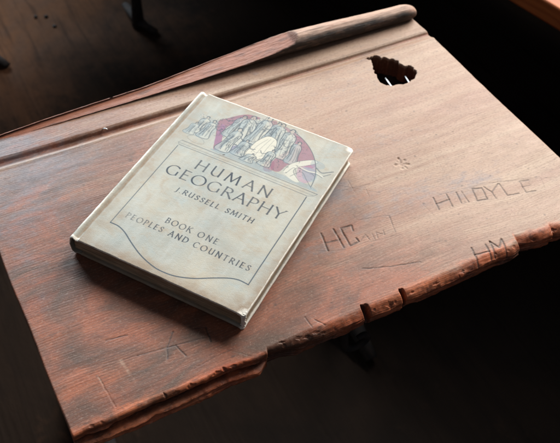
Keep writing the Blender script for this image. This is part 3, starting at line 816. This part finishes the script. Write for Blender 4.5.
def build_board(name, mat, top, z_low, thick):
    X = GX.copy(); Y = GY.copy()
    # rounded, bumped corners (fore edge only) - squeeze rows near head and tail
    for yc, r, far in ((0, 3.2, 1), (262, 4.2, 1)):
        dy = np.abs(Y - yc); k = np.clip(r - dy, 0, r); ins = r - np.sqrt(r * r - k * k)
        X = X - ins * ((X - 11.5) / 190.8) ** 6
    wob = .35 * fbm(Y / 14, Y * 0, 311)
    X = X + wob * ((X - 11.5) / 190.8) ** 8
    Y = Y + .35 * fbm(X / 12, X * 0, 312) * (np.abs(Y - 131) / 131) ** 10
    Z = cover_z(X, Y) if top else np.full_like(X, z_low + thick)
    # rolled edges
    def rollto(dist, r): 
        t = np.clip(r - dist, 0, r); return r - np.sqrt(np.maximum(r * r - t * t, 0))
    dr = X[:, -1:] - X; db = Y - Y[:1]; dt = Y[-1:] - Y
    Z = Z - rollto(dr, 1.1) - rollto(db, 1.1) - rollto(dt, 1.1)
    # frayed bruise of the lower fore-edge corner and the upper one
    for cxy, s, dz in (((202, 0), 5.5, 1.5), ((202, 262), 5, 1.0)):
        g = np.exp(-(((X - cxy[0]) / s) ** 2 + ((Y - cxy[1]) / s) ** 2)); Z = Z - dz * g + .5 * g * fbm(X * 1.2, Y * 1.2, 320)
    worn = np.zeros_like(X)
    if top:
        n1 = .5 + .9 * fbm(X / 9, Y / 9, 331)
        worn = np.maximum.reduce([np.exp(-(dr / 1.2) ** 2) * (.75 + .3 * n1), np.exp(-(db / 1.0) ** 2) * (.55 + .3 * n1), np.exp(-(dt / 1.5) ** 2) * (.95 + .2 * n1)])
        for (a, b), s in (((202, 0), 8), ((202, 262), 8)):
            worn = np.maximum(worn, 1.1 * np.exp(-(((X - a) / s) ** 2 + ((Y - b) / s) ** 2)))
    else: worn = np.maximum(np.exp(-(dr / 2) ** 2) * .9, 1.1 * np.exp(-(((X - 202) / 7) ** 2 + (Y / 7) ** 2)))
    soil_shade = 1.0 * np.exp(-(dr / 9) ** 2) * (.35 + .65 * sstep(150, 20, Y)) + .95 * np.exp(-(db / 11) ** 2) + .4 * np.exp(-(dt / 9) ** 2) + .35 * np.exp(-((X - 12) / 9) ** 2)
    for (a, b, s, v) in ((22, 30, 10, .5), (150, 60, 10, .35), (190, 12, 9, .8), (18, 110, 9, .55), (30, 50, 7, .5), (120, 80, 16, .25), (196, 60, 8, .5), (180, 160, 12, .3)):
        soil_shade = np.maximum(soil_shade, v * np.exp(-(((X - a) / s) ** 2 + ((Y - b) / s) ** 2)))
    ny, nx = X.shape
    G = np.stack([X, Y, Z], -1).reshape(-1, 3)
    i = np.arange(ny * nx).reshape(ny, nx)
    F = np.stack([i[:-1, :-1], i[:-1, 1:], i[1:, 1:], i[1:, :-1]], -1).reshape(-1, 4)
    ring = np.concatenate([i[0, :-1], i[:-1, -1], i[-1, :0:-1], i[:0:-1, 0]])
    cen = np.array([107, 131]); V = [G]; base = len(G); prev = ring; faces = [F]
    A_w = [worn.ravel()]; A_s = [soil_shade.ravel()]
    for k, (dz, ins) in enumerate(((.9, -.05), (1.7, 0.05), (thick, .7))):
        P = G[ring].copy(); P[:, 2] = np.minimum(P[:, 2] - dz * .75, P[:, 2]) 
        d = P[:, :2] - cen; d /= np.maximum(np.abs(d / np.array([95, 131])).max(1, keepdims=True) * np.array([[95, 131]]), 1e-6)
        P[:, :2] -= np.sign(P[:, :2] - cen) * ins * (np.abs((P[:, :2] - cen) / np.array([95, 131])) > .97)
        ids = base + np.arange(len(ring)); base += len(ring); V.append(P)
        faces.append(np.stack([prev, ids, np.roll(ids, -1), np.roll(prev, -1)], -1)); prev = ids
        A_w.append(np.clip(worn.ravel()[ring] * np.where((P[:, 1] < 2) & (P[:, 0] < 194), .1, 1.0 if k < 2 else .6), 0, 1)); A_s.append(np.where(P[:, 1] < 3, 1., .15))  # tail edges browned evenly: their shade is painted into the colour
    faces.append(prev[::-1][None])
    me = mesh_np(name, np.concatenate(V) / 1000, faces)
    attr(me, 'worn', np.clip(np.concatenate(A_w), 0, 1.3)); attr(me, 'soil_shade', np.clip(np.concatenate(A_s), 0, 1))
    if top:
        pad = np.zeros((base - len(G), 4)); attr(me, 'ink', np.concatenate([INK.reshape(-1, 4), pad]))
    return obj(name, me, mat, book)
build_board('front_cover', M_front, True, 0, 2.8)
# lower board: same outline, coarser
gx_f, gy_f = gx, gy
gx = np.arange(11.5, 202.4, 1.0); gy = np.arange(0, 262.1, 1.0); GX, GY = np.meshgrid(gx, gy)
build_board('back_cover', M_cloth, False, 0.0, 2.8)

def build_spine():
    # cloth joint and rounded back: profile from upper hinge, over the back, to the lower hinge
    zt = BT * 1000 - .5
    prof = [(12.2, zt - .35), (11.0, zt - .7), (9.6, zt - 1.7), (8.2, zt - 2.2), (6.9, zt - 1.6), (5.6, zt - .5), (4.2, zt + .1), (2.6, zt + .05), (1.2, zt - .9), (.3, zt - 2.6), (-.5, zt - 5.5), (-1.1, zt - 9),
            (-1.25, 12), (-1.0, 8), (-.4, 4.6), (.6, 2.0), (2.2, .5), (5, .25), (8.5, 1.2), (12, .6)]
    prof = smooth(prof, 5)
    ys = np.arange(-.2, 262.3, .9); n = len(prof)
    V = []; wn = []; so = []
    for y in ys:
        e = min(y + .2, 262.2 - y); roll = .9 * math.exp(-(e / 1.2) ** 2)
        for k, (x, z) in enumerate(prof):
            j = .22 * float(fbm(np.array(y / 9), np.array(x / 3 + z / 6), 401, 3))
            bulge = .35 * math.sin(math.pi * y / 262)
            V.append((x + roll * .7 - j * .5, y + .35 * float(fbm(np.array(x / 2.), np.array(z / 2.), 402, 2)) * math.exp(-(e / 3) ** 2), z + j + bulge - roll * (1 if z > 12 else -.3)))
            ridge = math.exp(-((x - 1.9) / 2.4) ** 2) * (1 if z > 14 else .2)
            wn.append(np.clip(ridge * (.75 + .5 * float(fbm(np.array(y / 22), np.array(3.), 403))) * (.62 + .38 * sstep(60, 200, y)) + 1.25 * math.exp(-(e / 4.0) ** 2) * (z > 14), 0, 1.2))
            so.append(np.clip(.95 * math.exp(-((x - 8.3) / 2.0) ** 2) * (z > 14) + (.5 if z < 14 else .12), 0, 1))
    F = [(a * n + k, a * n + k + 1, (a + 1) * n + k + 1, (a + 1) * n + k) for a in range(len(ys) - 1) for k in range(n - 1)]
    me = mesh_np('spine', np.array(V) / 1000, [F])
    attr(me, 'worn', np.array(wn)); attr(me, 'soil_shade', np.array(so))
    o = obj('spine', me, M_cloth, book)
    md = o.modifiers.new('thickness', 'SOLIDIFY'); md.thickness = .0009; md.offset = 1
build_spine()

def build_pages():
    n = 60; xs = np.linspace(4, 198.6, 70); V = []; F = []
    zz = np.linspace(2.9, 21.5, 24)
    def fore(z): return 198.6 - 1.6 * math.sin(math.pi * (z - 2.9) / 18.6)
    rings = []
    for a, z in enumerate(zz):
        ring = []
        jt = .12 * rng.randn(4)
        xf = fore(z) + jt[0]
        for x in np.linspace(2.5, xf, 40): ring.append((x, 3.6 + jt[1] + .15 * rng.randn(), z))
        for y in np.linspace(4, 258, 40): ring.append((xf + .1 * rng.randn(), y, z))
        for x in np.linspace(xf, 2.5, 40): ring.append((x, 258.4 + jt[2] + .15 * rng.randn(), z))
        for y in np.linspace(258, 4, 40): ring.append((2.5, y, z))
        rings.append(ring)
    m = len(rings[0]); V = np.array(rings).reshape(-1, 3)
    for a in range(len(zz) - 1):
        for k in range(m): F.append((a * m + k, a * m + (k + 1) % m, (a + 1) * m + (k + 1) % m, (a + 1) * m + k))
    me = mesh_np('pages', V / 1000, [F, np.arange(m)[::-1][None], (np.arange(m) + (len(zz) - 1) * m)[None]], smooth=False)
    obj('page_block', me, M_pages, book)
build_pages()

def build_fray():
    # bruised lower fore-edge corner: board fibres and torn cloth pushed out between the two boards
    n = 26; zs = np.linspace(1.2, 23.4, 34); V = []
    for z in zs:
        e = min(1, 3 * min(z - .6, 24 - z) / 12)
        for k in range(n):
            a = 2 * math.pi * k / n
            r = (2.1 + .9 * abs(z - 12.5) / 11) * e * (1 + .55 * float(fbm(np.array(math.cos(a) * 2 + 9), np.array(math.sin(a) * 2 + z * .55), 501, 4)))
            V.append((199.6 + r * math.cos(a), 2.6 + r * math.sin(a), z))
    F = [(i * n + k, i * n + (k + 1) % n, (i + 1) * n + (k + 1) % n, (i + 1) * n + k) for i in range(len(zs) - 1) for k in range(n)]
    me = mesh_np('fray', np.array(V) / 1000, [F, np.arange(n)[::-1][None], (np.arange(n) + (len(zs) - 1) * n)[None]])
    attr(me, 'worn', np.full(len(V), 1.)); attr(me, 'soil_shade', np.full(len(V), .1))
    obj('frayed_corner', me, M_cloth, book, label='white frayed corner')
build_fray()

# ================================================================== neighbours
TA = math.radians(11.6)
table = thing('long_table', 'orange varnished wooden table edge beyond the right side of the desk', 'table', (.904, .3766, FZ), TA)
obj('tabletop', board_mesh(0, 1.25, -.9, 1.9, .60 - .036, .60, .004, 3), M_orange, table)
for x, y in ((.45, -.8), (1.15, -.8), (.45, 1.8), (1.15, 1.8)):
    obj('leg', board_mesh(x - .03, x + .03, y - .03, y + .03, 0, .5635, .004), M_orange, table)

seat = thing('school_bench', 'dark iron-legged school bench standing on the floor behind the desk', 'seat', (.37, 1.42, FZ))
SO = Vector((.37, 1.42, FZ))
for x, y in ((.555, 1.40), (.165, 1.42)):
    P = [Vector((x, y, FZ + .004)), Vector((x, y, FZ + .10)), Vector((x - .004, y, FZ + .22)), Vector((x, y, FZ + .38))]
    lg = obj('iron_leg', tube_mesh([p - SO for p in P], [.017, .013, .012, .016], 14), M_iron, seat)
    P = [Vector((x + .03, y - .05, FZ + .008)), Vector((x + .012, y - .02, FZ + .014)), Vector((x, y, FZ + .02)), Vector((x, y + .05, FZ + .016)), Vector((x, y + .10, FZ + .008))]
    obj('foot', tube_mesh([p - SO for p in P], [.010, .013, .017, .014, .009], 12, .7), M_iron, lg)
obj('seat_board', board_mesh(-.25 - SO.x, 1.25 - SO.x, 1.39 - SO.y, 1.74 - SO.y, .3815, .402, .004), M_darkwood, seat)
obj('light_blocker', board_mesh(-.25 - SO.x, 1.25 - SO.x, 1.425 - SO.y, 1.445 - SO.y, .44, .88, .004), M_darkwood, seat)  # unseen high board, added to keep the far lamp off the floor
for x in (.165, .555, 1.1): obj('blocker_post', board_mesh(x - .02 - SO.x, x + .02 - SO.x, 1.4455 - SO.y, 1.475 - SO.y, .4025, .86, .003), M_darkwood, seat)  # unseen posts added to carry the light-blocking board

def crumb(x, y, s, seed, label):
    import bmesh
    bm = bmesh.new(); bmesh.ops.create_icosphere(bm, subdivisions=3, radius=1)
    r = np.random.RandomState(seed); k = r.uniform(.6, 1.3, 3)
    for v in bm.verts:
        q = 1 + .35 * float(fbm(np.array(v.co.x * 1.7 + seed), np.array(v.co.y * 1.7 + v.co.z), seed, 3))
        v.co = Vector((v.co.x * k[0] * q, v.co.y * k[1] * q, v.co.z * .55 * q + .45)) * s
    for f in bm.faces: f.smooth = True
    me = bpy.data.meshes.new('crumb'); bm.to_mesh(me); bm.free()
    o = obj('debris_crumb', me, M_crumb); o.location = (x, y, FZ - .0005)
    o['label'] = label; o['category'] = 'debris'; o['group'] = 'dark crumbs scattered on the floor'
crumb(.320, 1.552, .0050, 1, 'small dark crumb on the lit floor, leftmost of the pair')
crumb(.345, 1.540, .0066, 2, 'largest dark crumb on the lit floor, right of the pair')
crumb(.352, 1.490, .0052, 3, 'dark crumb lying alone on the lit floor nearest the iron leg')

# ================================================================== light and camera
w = bpy.data.worlds.new('World'); S.world = w; w.use_nodes = True
bg = w.node_tree.nodes['Background']; bg.inputs[0].default_value = (.95, .93, 1.0, 1); bg.inputs[1].default_value = .10

def lamp(name, loc, target, sx, sy, power, col, spread=180):
    l = bpy.data.lights.new(name, 'AREA'); l.shape = 'RECTANGLE'; l.size = sx; l.size_y = sy
    l.energy = power; l.color = col; l.spread = math.radians(spread)
    o = bpy.data.objects.new(name, l); COL.objects.link(o); o.location = loc
    o.rotation_euler = (Vector(target) - Vector(loc)).to_track_quat('-Z', 'Y').to_euler()
    return o
lamp('window_light', (2.50, 1.32, 1.78), (.38, .22, 0), 2.1, 1.6, 174, (1.0, .94, .87), 160)
lamp('far_window_light', (.45, 3.60, 1.45), (.30, .30, 0), 1.8, .9, 105, (.82, .93, 1.0), 140)

cam = bpy.data.cameras.new('Camera'); co = bpy.data.objects.new('Camera', cam); COL.objects.link(co)
co.location = (-.01979, -.35117, .65900); co.rotation_mode = 'XYZ'; co.rotation_euler = (.71533, -.05092, -.48833)
cam.sensor_width = 36; cam.lens = 51.786; cam.clip_start = .01; cam.clip_end = 100
cam.dof.use_dof = True; cam.dof.focus_distance = .80; cam.dof.aperture_fstop = 11
S.camera = co
S.view_settings.view_transform = 'Standard'; S.view_settings.look = 'None'; S.view_settings.exposure = 0; S.view_settings.gamma = 1
